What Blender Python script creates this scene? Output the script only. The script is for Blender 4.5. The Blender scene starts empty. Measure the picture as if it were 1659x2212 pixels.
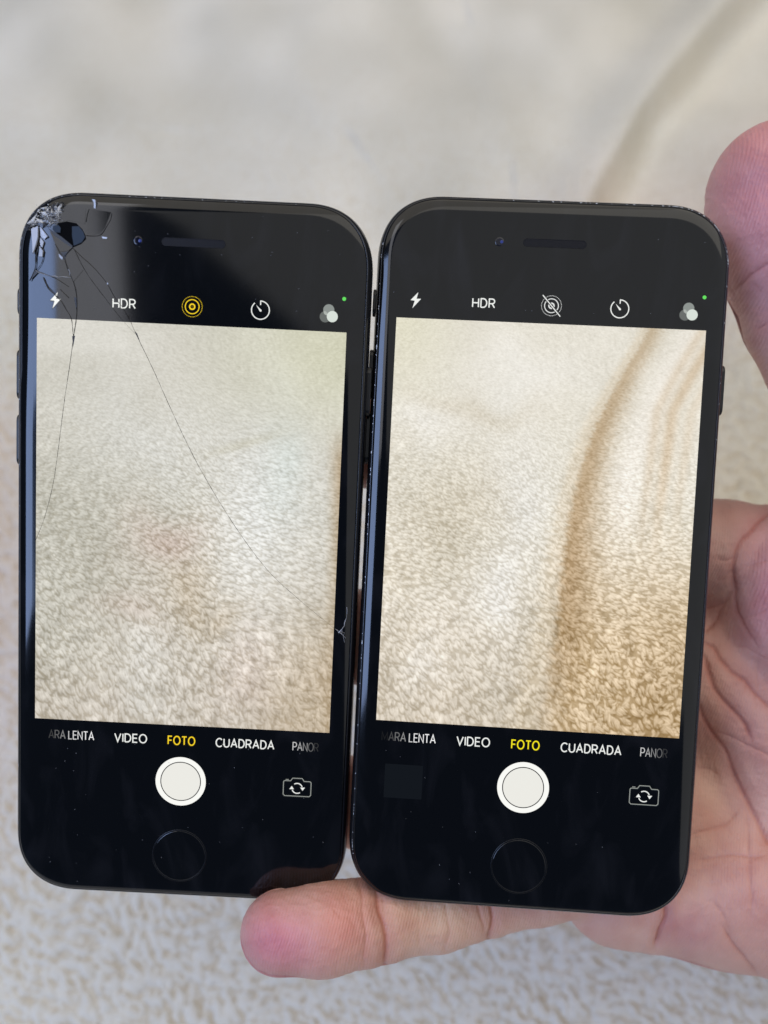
import bpy, math, random
import numpy as np
from mathutils import Matrix, Vector

# ------------------------------------------------------------------ camera, world, light
S = 0.001                                   # all modelling below is in millimetres
scene = bpy.context.scene
COL = scene.collection
PITCH = math.radians(60)
CAM_H = 0.295
FPX = 1750.0 / 2212.0                       # focal length / picture height
r_ = Vector((1, 0, 0)); f_ = Vector((0, math.cos(PITCH), -math.sin(PITCH))); u_ = Vector((0, math.sin(PITCH), math.cos(PITCH)))
CAM = Vector((0, 0, CAM_H))
cam_data = bpy.data.cameras.new("camera"); cam = bpy.data.objects.new("camera", cam_data); COL.objects.link(cam)
cam.matrix_world = Matrix(((r_.x, u_.x, -f_.x, 0), (r_.y, u_.y, -f_.y, 0), (r_.z, u_.z, -f_.z, CAM_H), (0, 0, 0, 1)))
cam_data.sensor_width = 36; cam_data.lens = 36 * FPX
cam_data.clip_start = 0.01; cam_data.clip_end = 20
cam_data.dof.use_dof = True; cam_data.dof.focus_distance = 0.158; cam_data.dof.aperture_fstop = 9.5
scene.camera = cam
scene.render.resolution_x = 768; scene.render.resolution_y = 1024

def C2W(p):                                 # camera-frame metres (x right, y up, z forward) -> world
    return CAM + r_ * p[0] + u_ * p[1] + f_ * p[2]

world = bpy.data.worlds.new("World"); scene.world = world; world.use_nodes = True
bg = world.node_tree.nodes['Background']; bg.inputs[0].default_value = (0.36, 0.50, 0.80, 1); bg.inputs[1].default_value = 0.15
scene.view_settings.view_transform = 'Standard'; scene.view_settings.look = 'None'
scene.view_settings.exposure = 0; scene.view_settings.gamma = 1

def area_lamp(name, center, target, upv, sx, sy, radiance, color, spread=180):
    l = bpy.data.lights.new(name, 'AREA'); l.shape = 'RECTANGLE'; l.size = sx; l.size_y = sy
    l.energy = radiance * math.pi * sx * sy; l.color = color; l.spread = math.radians(spread)
    o = bpy.data.objects.new(name, l); COL.objects.link(o)
    c = C2W(center); t = C2W(target); z = (c - t).normalized()
    up = (C2W((center[0] + upv[0], center[1] + upv[1], center[2] + upv[2])) - c)
    x = up.cross(z).normalized(); y = z.cross(x).normalized()
    o.matrix_world = Matrix(((x.x, y.x, z.x, c.x), (x.y, y.y, z.y, c.y), (x.z, y.z, z.z, c.z), (0, 0, 0, 1)))
    return o
# the window to the left, its net curtain beside it, the pale wall behind the photographer, plus unseen fill lamps added overhead
area_lamp('window_light', (-0.784, 0.0, -0.80), (-0.784 + .65, 0.0, -0.80 + .76), (0, 1, 0), 0.46, 0.78, 7.8, (0.42, 0.58, 1.0))
area_lamp('curtain_light', (-0.53, 0.42, -1.0), (-0.53, 0.42, 0), (0, 1, 0), 0.20, 0.80, 2.3, (0.92, 0.93, 1.0))
area_lamp('wall_light', (1.52, 0.33, -1.0), (1.52, 0.33, 0), (0.653, 0.757, 0), 2.9, 2.6, 0.55, (1.0, 0.99, 0.95))
area_lamp('overhead_fill', (0.1, 1.45, -0.25), (0, 0, 0.25), (0, 0, -1), 1.6, 1.0, .55, (1.0, 0.88, 0.66))
area_lamp('overhead_fill', (0.1, 1.35, -1.1), (0, 0, 0.25), (0, 0, -1), 3.4, 1.5, 1.1, (1.0, 0.93, 0.80))

# ------------------------------------------------------------------ helpers
def mat(name, base=(0.5, 0.5, 0.5), rough=0.5, metal=0.0, spec=0.5, emis=None, estr=1.0, coat=0.0):
    m = bpy.data.materials.new(name); m.use_nodes = True
    b = m.node_tree.nodes['Principled BSDF']
    b.inputs['Base Color'].default_value = (*base, 1); b.inputs['Roughness'].default_value = rough
    b.inputs['Metallic'].default_value = metal; b.inputs['Specular IOR Level'].default_value = spec
    b.inputs['Coat Weight'].default_value = coat
    if emis is not None:
        b.inputs['Emission Color'].default_value = (*emis, 1); b.inputs['Emission Strength'].default_value = estr
    return m
def srgb(r, g, b):
    f = lambda c: (c / 255 / 12.92) if c / 255 < 0.04045 else ((c / 255 + 0.055) / 1.055) ** 2.4
    return (f(r), f(g), f(b))
def bump_noise(m, scale, dist, detail=3, rough_var=None):
    nt = m.node_tree; b = nt.nodes['Principled BSDF']
    tc = nt.nodes.new('ShaderNodeTexCoord'); n = nt.nodes.new('ShaderNodeTexNoise'); n.inputs['Scale'].default_value = scale
    n.inputs['Detail'].default_value = detail
    nt.links.new(tc.outputs['Object'], n.inputs['Vector'])
    bp = nt.nodes.new('ShaderNodeBump'); bp.inputs['Distance'].default_value = dist; bp.inputs['Strength'].default_value = 1
    nt.links.new(n.outputs['Fac'], bp.inputs['Height']); nt.links.new(bp.outputs['Normal'], b.inputs['Normal'])
    if rough_var:
        mr = nt.nodes.new('ShaderNodeMapRange'); mr.inputs['To Min'].default_value = rough_var[0]; mr.inputs['To Max'].default_value = rough_var[1]
        n2 = nt.nodes.new('ShaderNodeTexNoise'); n2.inputs['Scale'].default_value = scale * .15; n2.inputs['Detail'].default_value = 6
        nt.links.new(tc.outputs['Object'], n2.inputs['Vector']); nt.links.new(n2.outputs['Fac'], mr.inputs['Value'])
        nt.links.new(mr.outputs['Result'], b.inputs['Roughness'])

def mesh_obj(name, verts, faces, mats, parent=None, smooth=False, fmats=None, matrix=None):
    me = bpy.data.meshes.new(name)
    me.from_pydata([(v[0] * S, v[1] * S, v[2] * S) for v in verts], [], faces)
    for m in (mats if isinstance(mats, (list, tuple)) else [mats]): me.materials.append(m)
    if fmats: me.polygons.foreach_set('material_index', fmats)
    if smooth: me.polygons.foreach_set('use_smooth', [True] * len(me.polygons))
    me.update()
    o = bpy.data.objects.new(name, me); COL.objects.link(o)
    if parent is not None: o.parent = parent
    if matrix is not None: o.matrix_world = matrix
    return o
def np_mesh(name, V, Q, mats, parent=None, smooth=True):
    me = bpy.data.meshes.new(name); n = len(V); q = len(Q); k = Q.shape[1]
    me.vertices.add(n); me.vertices.foreach_set('co', np.asarray(V, np.float32).ravel())
    me.loops.add(q * k); me.loops.foreach_set('vertex_index', np.asarray(Q, np.int32).ravel())
    me.polygons.add(q); me.polygons.foreach_set('loop_start', np.arange(0, q * k, k, dtype=np.int32))
    me.polygons.foreach_set('loop_total', np.full(q, k, np.int32))
    me.materials.append(mats); me.update(calc_edges=True)
    if smooth: me.polygons.foreach_set('use_smooth', np.ones(q, bool))
    o = bpy.data.objects.new(name, me); COL.objects.link(o)
    if parent is not None: o.parent = parent
    return o
def color_attr(me, name, rgb):
    a = me.color_attributes.new(name, 'FLOAT_COLOR', 'POINT')
    c = np.ones((len(rgb), 4), np.float32); c[:, :3] = rgb; a.data.foreach_set('color', c.ravel())

# tileable filtered noise fields, used for fleece and skin relief
def field(seed, lx, ly, n=512, hp=0.0):
    rg = np.random.default_rng(seed); w = np.fft.fft2(rg.standard_normal((n, n)))
    k = np.fft.fftfreq(n) * 2 * np.pi; KY, KX = np.meshgrid(k, k, indexing='ij')
    e = (KX * lx) ** 2 + (KY * ly) ** 2
    g = np.exp(-e / 2)
    if hp: g = g * (1 - np.exp(-e / 2 * hp))
    f = np.real(np.fft.ifft2(w * g)); return ((f - f.mean()) / f.std()).astype(np.float32)
def samp(F, x, y):
    n = F.shape[0]; x0 = np.floor(x).astype(int); y0 = np.floor(y).astype(int); fx = x - x0; fy = y - y0
    fx = fx * fx * (3 - 2 * fx); fy = fy * fy * (3 - 2 * fy)
    a = F[y0 % n, x0 % n]; b = F[y0 % n, (x0 + 1) % n]; c = F[(y0 + 1) % n, x0 % n]; d = F[(y0 + 1) % n, (x0 + 1) % n]
    return (a * (1 - fx) + b * fx) * (1 - fy) + (c * (1 - fx) + d * fx) * fy
def sstep(a, b, x):
    t = np.clip((x - a) / (b - a), 0, 1); return t * t * (3 - 2 * t)
TUFT = field(3, 3.6, 1.4, hp=2.2); TUFT2 = field(4, 2.2, 0.8, hp=2.0); FIB = field(8, 3.2, 0.9, hp=1.5); BIG = field(5, 10, 10); WARP = field(6, 6, 6); WARP2 = field(7, 6, 6)
def fleece(X, Y, ang=-0.95, fib=0.0):
    """pile height of the fleece at blanket position X, Y in millimetres: leaning clumps split by short dimples"""
    wx = samp(WARP, X * .5, Y * .5) * 1.5; wy = samp(WARP2, X * .5, Y * .5) * 1.5
    out = 0; wsum = 0
    for k, da in enumerate((-.75, 0.0, .75)):
        wk = np.exp(1.6 * samp(BIG, X * .55 + 131 * k, Y * .55 + 57 * k)); c, s_ = math.cos(ang + da), math.sin(ang + da)
        x = (X + wx) * c + (Y + wy) * s_ + 41 * k; y = -(X + wx) * s_ + (Y + wy) * c + 87 * k
        t = samp(TUFT, x * 2.1, y * 2.1); t2 = samp(TUFT2, x * 2.1, y * 2.1)
        hgt = -sstep(0.1, 2.0, t) * 1.0 + 0.18 * np.tanh(t2) - 0.08 * np.abs(t2) + 0.14 * np.tanh(-t)
        if fib: hgt = hgt + fib * np.tanh(samp(FIB, x * 3.2, y * 3.2))
        out = out + wk * hgt; wsum = wsum + wk
    return out / wsum

def lay_tufts(H, W, cx, cy, sx, sy, L, Wd, ang, rnd, wrap=False, gap=-1.0, ks=.85, strand=.16):
    """lays leaning tongues of pile over one another, each with the gap it leaves below its tip; returns the relief"""
    C = np.full((H, W), -.3, np.float32)
    for i in range(len(cx)):
        l, w, a = L[i], Wd[i], ang[i]; rx = int(min(l * 1.25 * sx[i], 60)) + 2; ry = int(min(l * 1.25 * sy[i], 60)) + 2
        x0, y0 = int(cx[i]) - rx, int(cy[i]) - ry; x1, y1 = x0 + 2 * rx + 1, y0 + 2 * ry + 1
        if not wrap:
            x0, y0, x1, y1 = max(x0, 0), max(y0, 0), min(x1, W), min(y1, H)
            if x1 <= x0 or y1 <= y0: continue
        gx = (np.arange(x0, x1) - cx[i])[None] / sx[i]; gy = (np.arange(y0, y1) - cy[i])[:, None] / sy[i]    # mm, y down
        ca, sa = math.cos(a), math.sin(a)
        u = gx * ca + gy * sa; v = -gx * sa + gy * ca; v = v + rnd[i, 0] * .5 * (u / l) ** 2 * l
        w_ = w * (1 - .35 * u / l)
        q = (u / l) ** 2 + (v / w_) ** 2
        us, vs = u - .28 * l, v - .25 * w; qs = (us / l) ** 2 + (vs / (w * 1.15)) ** 2
        sh = np.clip((1 - qs) * 2.2, 0, 1) * ks; m = np.clip((1 - q) * 3.0, 0, 1)
        val = .28 + .5 * (1 - np.clip(q, 0, 1)) - .34 * v / w - .30 * u / l + strand * np.sin(v / w * 7 + 6 * rnd[i, 1]) + .3 * rnd[i, 2]
        if wrap:
            ix = np.ix_(np.arange(y0, y1) % H, np.arange(x0, x1) % W); T = C[ix]
        else: T = C[y0:y1, x0:x1]
        T = T * (1 - sh) + gap * sh; T = T * (1 - m) + val * m
        if wrap: C[ix] = T
        else: C[y0:y1, x0:x1] = T
    return C
_r = np.random.default_rng(12)
_n = 2300; _px = _r.random((_n, 2)) * 440
_an = .85 + .45 * samp(field(51, 24, 24, n=440), _px[:, 0], _px[:, 1]) + .25 * _r.standard_normal(_n)
PTILE = lay_tufts(440, 440, _px[:, 0], _px[:, 1], np.full(_n, 4.), np.full(_n, 4.), 2.9 * (.75 + .5 * _r.random(_n)), 1.35 * (.75 + .5 * _r.random(_n)), _an, _r.random((_n, 3)) - .5, wrap=True)

# ------------------------------------------------------------------ blanket
def to_ground(px, py):                       # picture fraction (0..1, 0..1) -> blanket mm, for reading off where the folds run
    x = (px - .5) * (1659 / 2212) / FPX; y = (.5 - py) / FPX
    d = r_ * x + u_ * y + f_; k = -CAM.z / d.z
    return ((CAM.x + d.x * k) * 1000, (CAM.y + d.y * k) * 1000)
def build_blanket():
    def axis(lo, hi, step, far_lo, far_hi):
        a = list(np.arange(lo, hi, step)); v = hi; st = step
        while v < far_hi: a.append(v); st *= 1.12; v += st
        b = []; v = lo; st = step
        while v > far_lo: st *= 1.12; v -= st; b.append(v)
        return np.array(b[::-1] + a)
    def grow(v, st, g, end):
        a = []
        while v < end: st *= g; v += st; a.append(v)
        return a, st
    ra, st = grow(200, .8, 1.012, 330); rb, _ = grow(ra[-1], st, 1.15, 1300)
    la, st = grow(170, .8, 1.012, 300); lb, _ = grow(la[-1], st, 1.15, 1300)
    xs = np.array([-v for v in (la + lb)[::-1]] + list(np.arange(-170, 200.1, .8)) + ra + rb)
    ua, st = grow(190, .8, 1.006, 650); ub, _ = grow(ua[-1], st, 1.12, 1700)
    da, _ = grow(60, .8, 1.12, 900)
    ys = np.array([-v for v in da[::-1]] + list(np.arange(-60, 190.1, .8)) + ua + ub)
    X, Y = np.meshgrid(xs, ys)
    PX = X + 1.5 * samp(WARP, X * .2, Y * .2); PY = Y + 1.5 * samp(WARP2, X * .2, Y * .2)
    PILE = samp(PTILE, PX * 4.0 + 1000, -PY * 4.0 + 1000)
    H = PILE * 1.15 * (1 - .8 * sstep(200, 520, Y))
    far = sstep(220, 1100, np.abs(X)) + sstep(700, 1300, Y)
    H = H * (1 - np.clip(far, 0, 1)) + 1.5 * samp(BIG, X * .25, Y * .25) + 4.0 * samp(BIG, X * .07 + 40, Y * .07 + 9)
    H += (2.4 * samp(BIG, X * .5 + 90, Y * .3 + 30) + 5 * samp(BIG, X * .22 + 9, Y * .13 + 30)) * sstep(120, 260, Y)
    # folds: a ridge whose right flank drops away
    def fold(pts, h, w, gap):
        P = np.array([to_ground(*p) for p in pts]); best = np.full(X.shape, 1e9); sgn = np.zeros(X.shape); tt = np.zeros(X.shape)
        for i in range(len(P) - 1):
            a, b = P[i], P[i + 1]; d = b - a; L = np.hypot(*d)
            t = np.clip(((X - a[0]) * d[0] + (Y - a[1]) * d[1]) / L ** 2, 0, 1)
            dx = X - a[0] - t * d[0]; dy = Y - a[1] - t * d[1]; D = np.hypot(dx, dy)
            m = D < best; best = np.where(m, D, best); sgn = np.where(m, np.sign(dx * d[1] - dy * d[0]), sgn); tt = np.where(m, (i + t) / (len(P) - 1), tt)
        sd = best * sgn
        ww = w * (1 + 0.25 * samp(BIG, X * .1, Y * .1))
        return h * np.exp(-(np.minimum(sd, 0) / (ww * 2.6)) ** 2) * np.exp(-(np.maximum(sd, 0) / (ww * .8)) ** 2) - gap * h * np.exp(-((sd - ww * 1.9) / ww) ** 2)
    H += fold([(.70, .62), (.70, .50), (.72, .32), (.765, .20), (.825, .115), (.915, .03), (1.04, -.06)], 20, 9, .2)
    H += fold([(1.02, .62), (.99, .45), (1.0, .30), (1.06, .16)], 22, 18, .5)
    H += fold([(.62, .02), (.66, .10), (.665, .15)], 3, 14, .2)
    H += fold([(.42, .03), (.40, .08), (.44, .12)], 2.5, 16, .2)
    H += fold([(-.1, .135), (.05, .13), (.16, .125)], 2.5, 14, .3)
    V = np.stack([X, Y, H - 3], -1).reshape(-1, 3) * S
    ny, nx = X.shape; i = np.arange(ny * nx).reshape(ny, nx)
    Q = np.stack([i[:-1, :-1], i[:-1, 1:], i[1:, 1:], i[1:, :-1]], -1).reshape(-1, 4)
    m = mat('cream_fleece', (0.75, 0.70, 0.62), 0.95, spec=0.1)
    nt = m.node_tree; b = nt.nodes['Principled BSDF']; b.inputs['Sheen Weight'].default_value = 0.25; b.inputs['Sheen Roughness'].default_value = 0.5
    a = nt.nodes.new('ShaderNodeAttribute'); a.attribute_name = 'dye_and_shade'; nt.links.new(a.outputs['Color'], b.inputs['Base Color'])
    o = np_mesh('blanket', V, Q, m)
    # colour: shade painted into the gaps between tufts, plus faint tan and pink patches
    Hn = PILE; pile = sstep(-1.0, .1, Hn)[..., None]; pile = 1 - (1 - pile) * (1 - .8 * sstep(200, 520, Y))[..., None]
    tip = np.array(srgb(230, 224, 210)); gap_shade = np.array(srgb(208, 195, 172))
    c = gap_shade * (1 - pile) + tip * pile
    p1 = sstep(.3, 1.6, samp(BIG, X * .12 + 200, Y * .12))[..., None]; p2 = sstep(.6, 1.8, samp(BIG, X * .10 + 20, Y * .10 + 300))[..., None]
    c = c * (1 - p1 * np.array([.05, .07, .15])) * (1 - p2 * np.array([.03, .11, .11]))
    mo = samp(BIG, X * .55 + 11, Y * .32 + 5)[..., None] * .045 + samp(BIG, X * 1.1 + 71, Y * .6 + 15)[..., None] * .03
    c = c * (1 + mo * np.array([1, 1, 1.1]) * sstep(60, 260, Y)[..., None])
    right = sstep(90, 260, X + .1 * Y)[..., None] * .5  # shade of hand and fold on the right, painted in as tan
    c = c * (1 - right * np.array([.03, .07, .16]))
    color_attr(o.data, 'dye_and_shade', c.reshape(-1, 3))
    o['label'] = 'cream fleece blanket spread out of focus under the hand and both phones'; o['category'] = 'blanket'
    return o
build_blanket()

# ------------------------------------------------------------------ phones
A, B = 33.55, 69.15
def outline(inset, n=30, rc=13.0, ex=2.35):
    a, b, r = A - inset, B - inset, max(rc - inset, 0.6); pts = []
    for q, (sx, sy) in enumerate(((1, 1), (-1, 1), (-1, -1), (1, -1))):
        for i in range(n + 1):
            t = math.pi / 2 * i / n
            if q % 2: t = math.pi / 2 - t
            cx = (a - r) + r * math.cos(t) ** (2 / ex); cy = (b - r) + r * math.sin(t) ** (2 / ex)
            pts.append((sx * cx, sy * cy))
    # straight edges get extra points so that shading stays even
    out = []
    for i, p in enumerate(pts):
        out.append(p); q = pts[(i + 1) % len(pts)]; d = math.hypot(q[0] - p[0], q[1] - p[1])
        if (i + 1) % (n + 1) == 0:
            for k in range(1, 24): out.append((p[0] + (q[0] - p[0]) * k / 24, p[1] + (q[1] - p[1]) * k / 24))
    return out
def loft(rings, cap0=True, cap1=True, closed_center=None):
    V = []; F = []; n = len(rings[0])
    for r in rings: V += r
    for k in range(len(rings) - 1):
        for i in range(n):
            j = (i + 1) % n; F.append((k * n + i, k * n + j, (k + 1) * n + j, (k + 1) * n + i))
    if cap0: F.append(tuple(range(n - 1, -1, -1)))
    if cap1: F.append(tuple((len(rings) - 1) * n + i for i in range(n)))
    return V, F
def ring3(inset, z): return [(x, y, z) for x, y in outline(inset)]

M_GLASS = mat('black_cover_glass', (0.0015, 0.0016, 0.002), 0.06, spec=0.5); bump_noise(M_GLASS, 60, 0.0000012, 2, (0.045, 0.11))
def smudge(m):
    nt = m.node_tree; b = nt.nodes['Principled BSDF']; tc = nt.nodes.new('ShaderNodeTexCoord'); mp = nt.nodes.new('ShaderNodeMapping'); mp.inputs['Scale'].default_value = (1, .35, 1); mp.inputs['Rotation'].default_value = (0, 0, -.5)
    n = nt.nodes.new('ShaderNodeTexNoise'); n.inputs['Scale'].default_value = 120; n.inputs['Detail'].default_value = 7; n.inputs['Distortion'].default_value = 1.2
    cr = nt.nodes.new('ShaderNodeValToRGB'); cr.color_ramp.elements[0].position = .5; cr.color_ramp.elements[0].color = (.0012, .0013, .0018, 1); cr.color_ramp.elements[1].position = .8; cr.color_ramp.elements[1].color = (.008, .008, .010, 1)
    nt.links.new(tc.outputs['Object'], mp.inputs['Vector']); nt.links.new(mp.outputs['Vector'], n.inputs['Vector']); nt.links.new(n.outputs['Fac'], cr.inputs['Fac']); nt.links.new(cr.outputs['Color'], b.inputs['Base Color'])
smudge(M_GLASS)
M_FRAME = mat('jet_black_metal', (0.006, 0.006, 0.008), 0.2, spec=0.6); bump_noise(M_FRAME, 900, 0.000004, 2, (0.12, 0.32))
M_GASKET = mat('dark_gasket', (0.012, 0.012, 0.013), 0.5)
M_BTN = mat('button_metal', (0.008, 0.008, 0.010), 0.3)
M_SLOT = mat('speaker_mesh', (0.007, 0.007, 0.010), 0.5, spec=0.2); bump_noise(M_SLOT, 3000, 0.00006, 2)
M_RING = mat('home_button_ring', (0.003, 0.003, 0.004), 0.3, spec=.35)
M_LENS = mat('camera_lens', (0.002, 0.003, 0.012), 0.05, spec=0.5)
M_GLINT = mat('painted_lens_glint', (0.02, 0.04, 0.22), 0.15)  # blue glint painted as colour on the lens
M_CRACK = mat('crack_gap', (0.010, 0.009, 0.009), 0.35)
M_CRACK2 = mat('hairline_crack', (0.05, 0.042, 0.035), 0.3)
M_CRACKL = mat('crack_edge', (0.30, 0.30, 0.31), 0.3)
M_HOLE = mat('hole_inside', (0.002, 0.002, 0.003), 0.9, spec=0.1)
M_SHARD = mat('splintered_glass', (0.58, 0.60, 0.66), 0.22); bump_noise(M_SHARD, 900, 0.00008, 4)
M_CRUSH = mat('crushed_glass', (0.62, 0.60, 0.57), 0.2); bump_noise(M_CRUSH, 2500, 0.0001, 3)
M_CRUSH2 = mat('crushed_glass_dark', (0.04, 0.04, 0.045), 0.1)
M_CRUSH3 = mat('crushed_glass_grey', (0.17, 0.165, 0.16), 0.25)
M_FACET = mat('bared_component', (0.035, 0.05, 0.075), 0.7, spec=0.2)
M_SCUFF = mat('bare_scuffed_metal', (0.5, 0.51, 0.53), 0.4, metal=0.3)
EM = {}
def ui(r, g, b):
    k = (r, g, b)
    if k not in EM: EM[k] = mat('screen_light_%02x%02x%02x' % k, (0, 0, 0), 0.05, emis=srgb(r, g, b))
    return EM[k]

# flat UI print -------------------------------------------------------------
class Flat:
    def __init__(s): s.V = []; s.F = []; s.M = []; s.mats = []
    def mi(s, m):
        if m not in s.mats: s.mats.append(m)
        return s.mats.index(m)
    def poly(s, pts, m, z):
        n = len(s.V); s.V += [(x, y, z) for x, y in pts]; s.F.append(tuple(range(n, n + len(pts)))); s.M.append(s.mi(m))
    def stroke(s, pts, w, m, z, closed=False):
        P = [np.array(p, float) for p in pts]; n = len(P); L = []; R = []
        for i in range(n):
            a = P[i - 1] if (i > 0 or closed) else None; b = P[(i + 1) % n] if (i < n - 1 or closed) else None
            d1 = (P[i] - a) / (np.linalg.norm(P[i] - a) + 1e-9) if a is not None else None
            d2 = (b - P[i]) / (np.linalg.norm(b - P[i]) + 1e-9) if b is not None else None
            if d1 is None: d1 = d2
            if d2 is None: d2 = d1
            n1 = np.array([-d1[1], d1[0]]); n2 = np.array([-d2[1], d2[0]]); nn = n1 + n2; nn /= (np.linalg.norm(nn) + 1e-9)
            k = min(1 / max(nn @ n1, 0.3), 2.6) * w / 2
            L.append(P[i] + nn * k); R.append(P[i] - nn * k)
        b0 = len(s.V); s.V += [(p[0], p[1], z) for p in L] + [(p[0], p[1], z) for p in R]
        for i in range(n if closed else n - 1):
            j = (i + 1) % n; s.F.append((b0 + i, b0 + n + i, b0 + n + j, b0 + j)); s.M.append(s.mi(m))
    def disc(s, cx, cy, r, m, z, n=40): s.poly([(cx + r * math.cos(2 * math.pi * i / n), cy + r * math.sin(2 * math.pi * i / n)) for i in range(n)], m, z)
    def ring(s, cx, cy, r, w, m, z, a0=0, a1=360, n=56):
        full = abs(a1 - a0) >= 360
        k = n if full else n + 1
        s.stroke([(cx + r * math.cos(math.radians(a0 + (a1 - a0) * i / n)), cy + r * math.sin(math.radians(a0 + (a1 - a0) * i / n))) for i in range(k)], w, m, z, closed=full)
    def obj(s, name, parent, ghost=None):
        if ghost:                                # the faint second image thrown by the cover glass
            n = len(s.V); g = s.mi(ui(*ghost[2])); s.V += [(x + ghost[0], y + ghost[1], .027) for x, y, _ in s.V[:n]]
            k = len(s.F); s.F += [tuple(i + n for i in f) for f in s.F[:k]]; s.M += [g] * k
        return mesh_obj(name, s.V, s.F, s.mats, parent, fmats=s.M)

def arc(cx, cy, rx, ry, a0, a1, n=14): return [(cx + rx * math.cos(math.radians(a0 + (a1 - a0) * i / n)), cy + ry * math.sin(math.radians(a0 + (a1 - a0) * i / n))) for i in range(n + 1)]
GL = {
 'A': (.74, [[(0, 0), (.37, 1), (.74, 0)], [(.13, .33), (.61, .33)]]),
 'R': (.62, [[(0, 0), (0, 1)] + arc(.32, .73, .29, .27, 90, -90) + [(0, .46)], [(.33, .46), (.62, 0)]]),
 'P': (.60, [[(0, 0), (0, 1)] + arc(.31, .72, .29, .28, 90, -90) + [(0, .44)]]),
 'L': (.50, [[(0, 1), (0, 0), (.50, 0)]]),
 'E': (.52, [[(.52, 1), (0, 1), (0, 0), (.52, 0)], [(0, .52), (.48, .52)]]),
 'F': (.50, [[(.50, 1), (0, 1), (0, 0)], [(0, .50), (.46, .50)]]),
 'N': (.66, [[(0, 0), (0, 1), (.66, 0), (.66, 1)]]),
 'T': (.64, [[(0, 1), (.64, 1)], [(.32, 1), (.32, 0)]]),
 'V': (.70, [[(0, 1), (.35, 0), (.70, 1)]]),
 'I': (.0, [[(0, 0), (0, 1)]]),
 'D': (.66, [[(0, 0), (0, 1)] + arc(.26, .5, .40, .5, 90, -90, 18) + [(0, 0)]]),
 'O': (.84, [arc(.42, .5, .42, .52, 0, 348, 28)]),
 'C': (.74, [arc(.42, .5, .42, .52, 45, 315, 22)]),
 'U': (.66, [[(0, 1), (0, .34)] + arc(.33, .34, .33, .36, 180, 360) + [(.66, 1)]]),
 'H': (.66, [[(0, 0), (0, 1)], [(.66, 0), (.66, 1)], [(0, .5), (.66, .5)]]),
 'M': (.82, [[(0, 0), (0, 1), (.41, .18), (.82, 1), (.82, 0)]]),
}
def text(fl, word, x0, x1, yc, h, cols, z, wgt=.15, gap=.24, xsq=None):
    """word set from x0 to x1 with cap height h, one colour per letter"""
    tot = 0; adv = []
    for ch in word:
        if ch == ' ': adv.append(tot); tot += .34; continue
        adv.append(tot); tot += GL[ch][0] + gap
    tot -= gap; sx = (x1 - x0) / tot
    for i, ch in enumerate(word):
        if ch == ' ': continue
        c = cols[i] if isinstance(cols, list) else cols
        for st in GL[ch][1]:
            closed = ch == 'O'
            fl.stroke([(x0 + (adv[i] + p[0]) * sx, yc - h / 2 + p[1] * h) for p in st], wgt * h, ui(*c), z, closed=closed)

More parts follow.
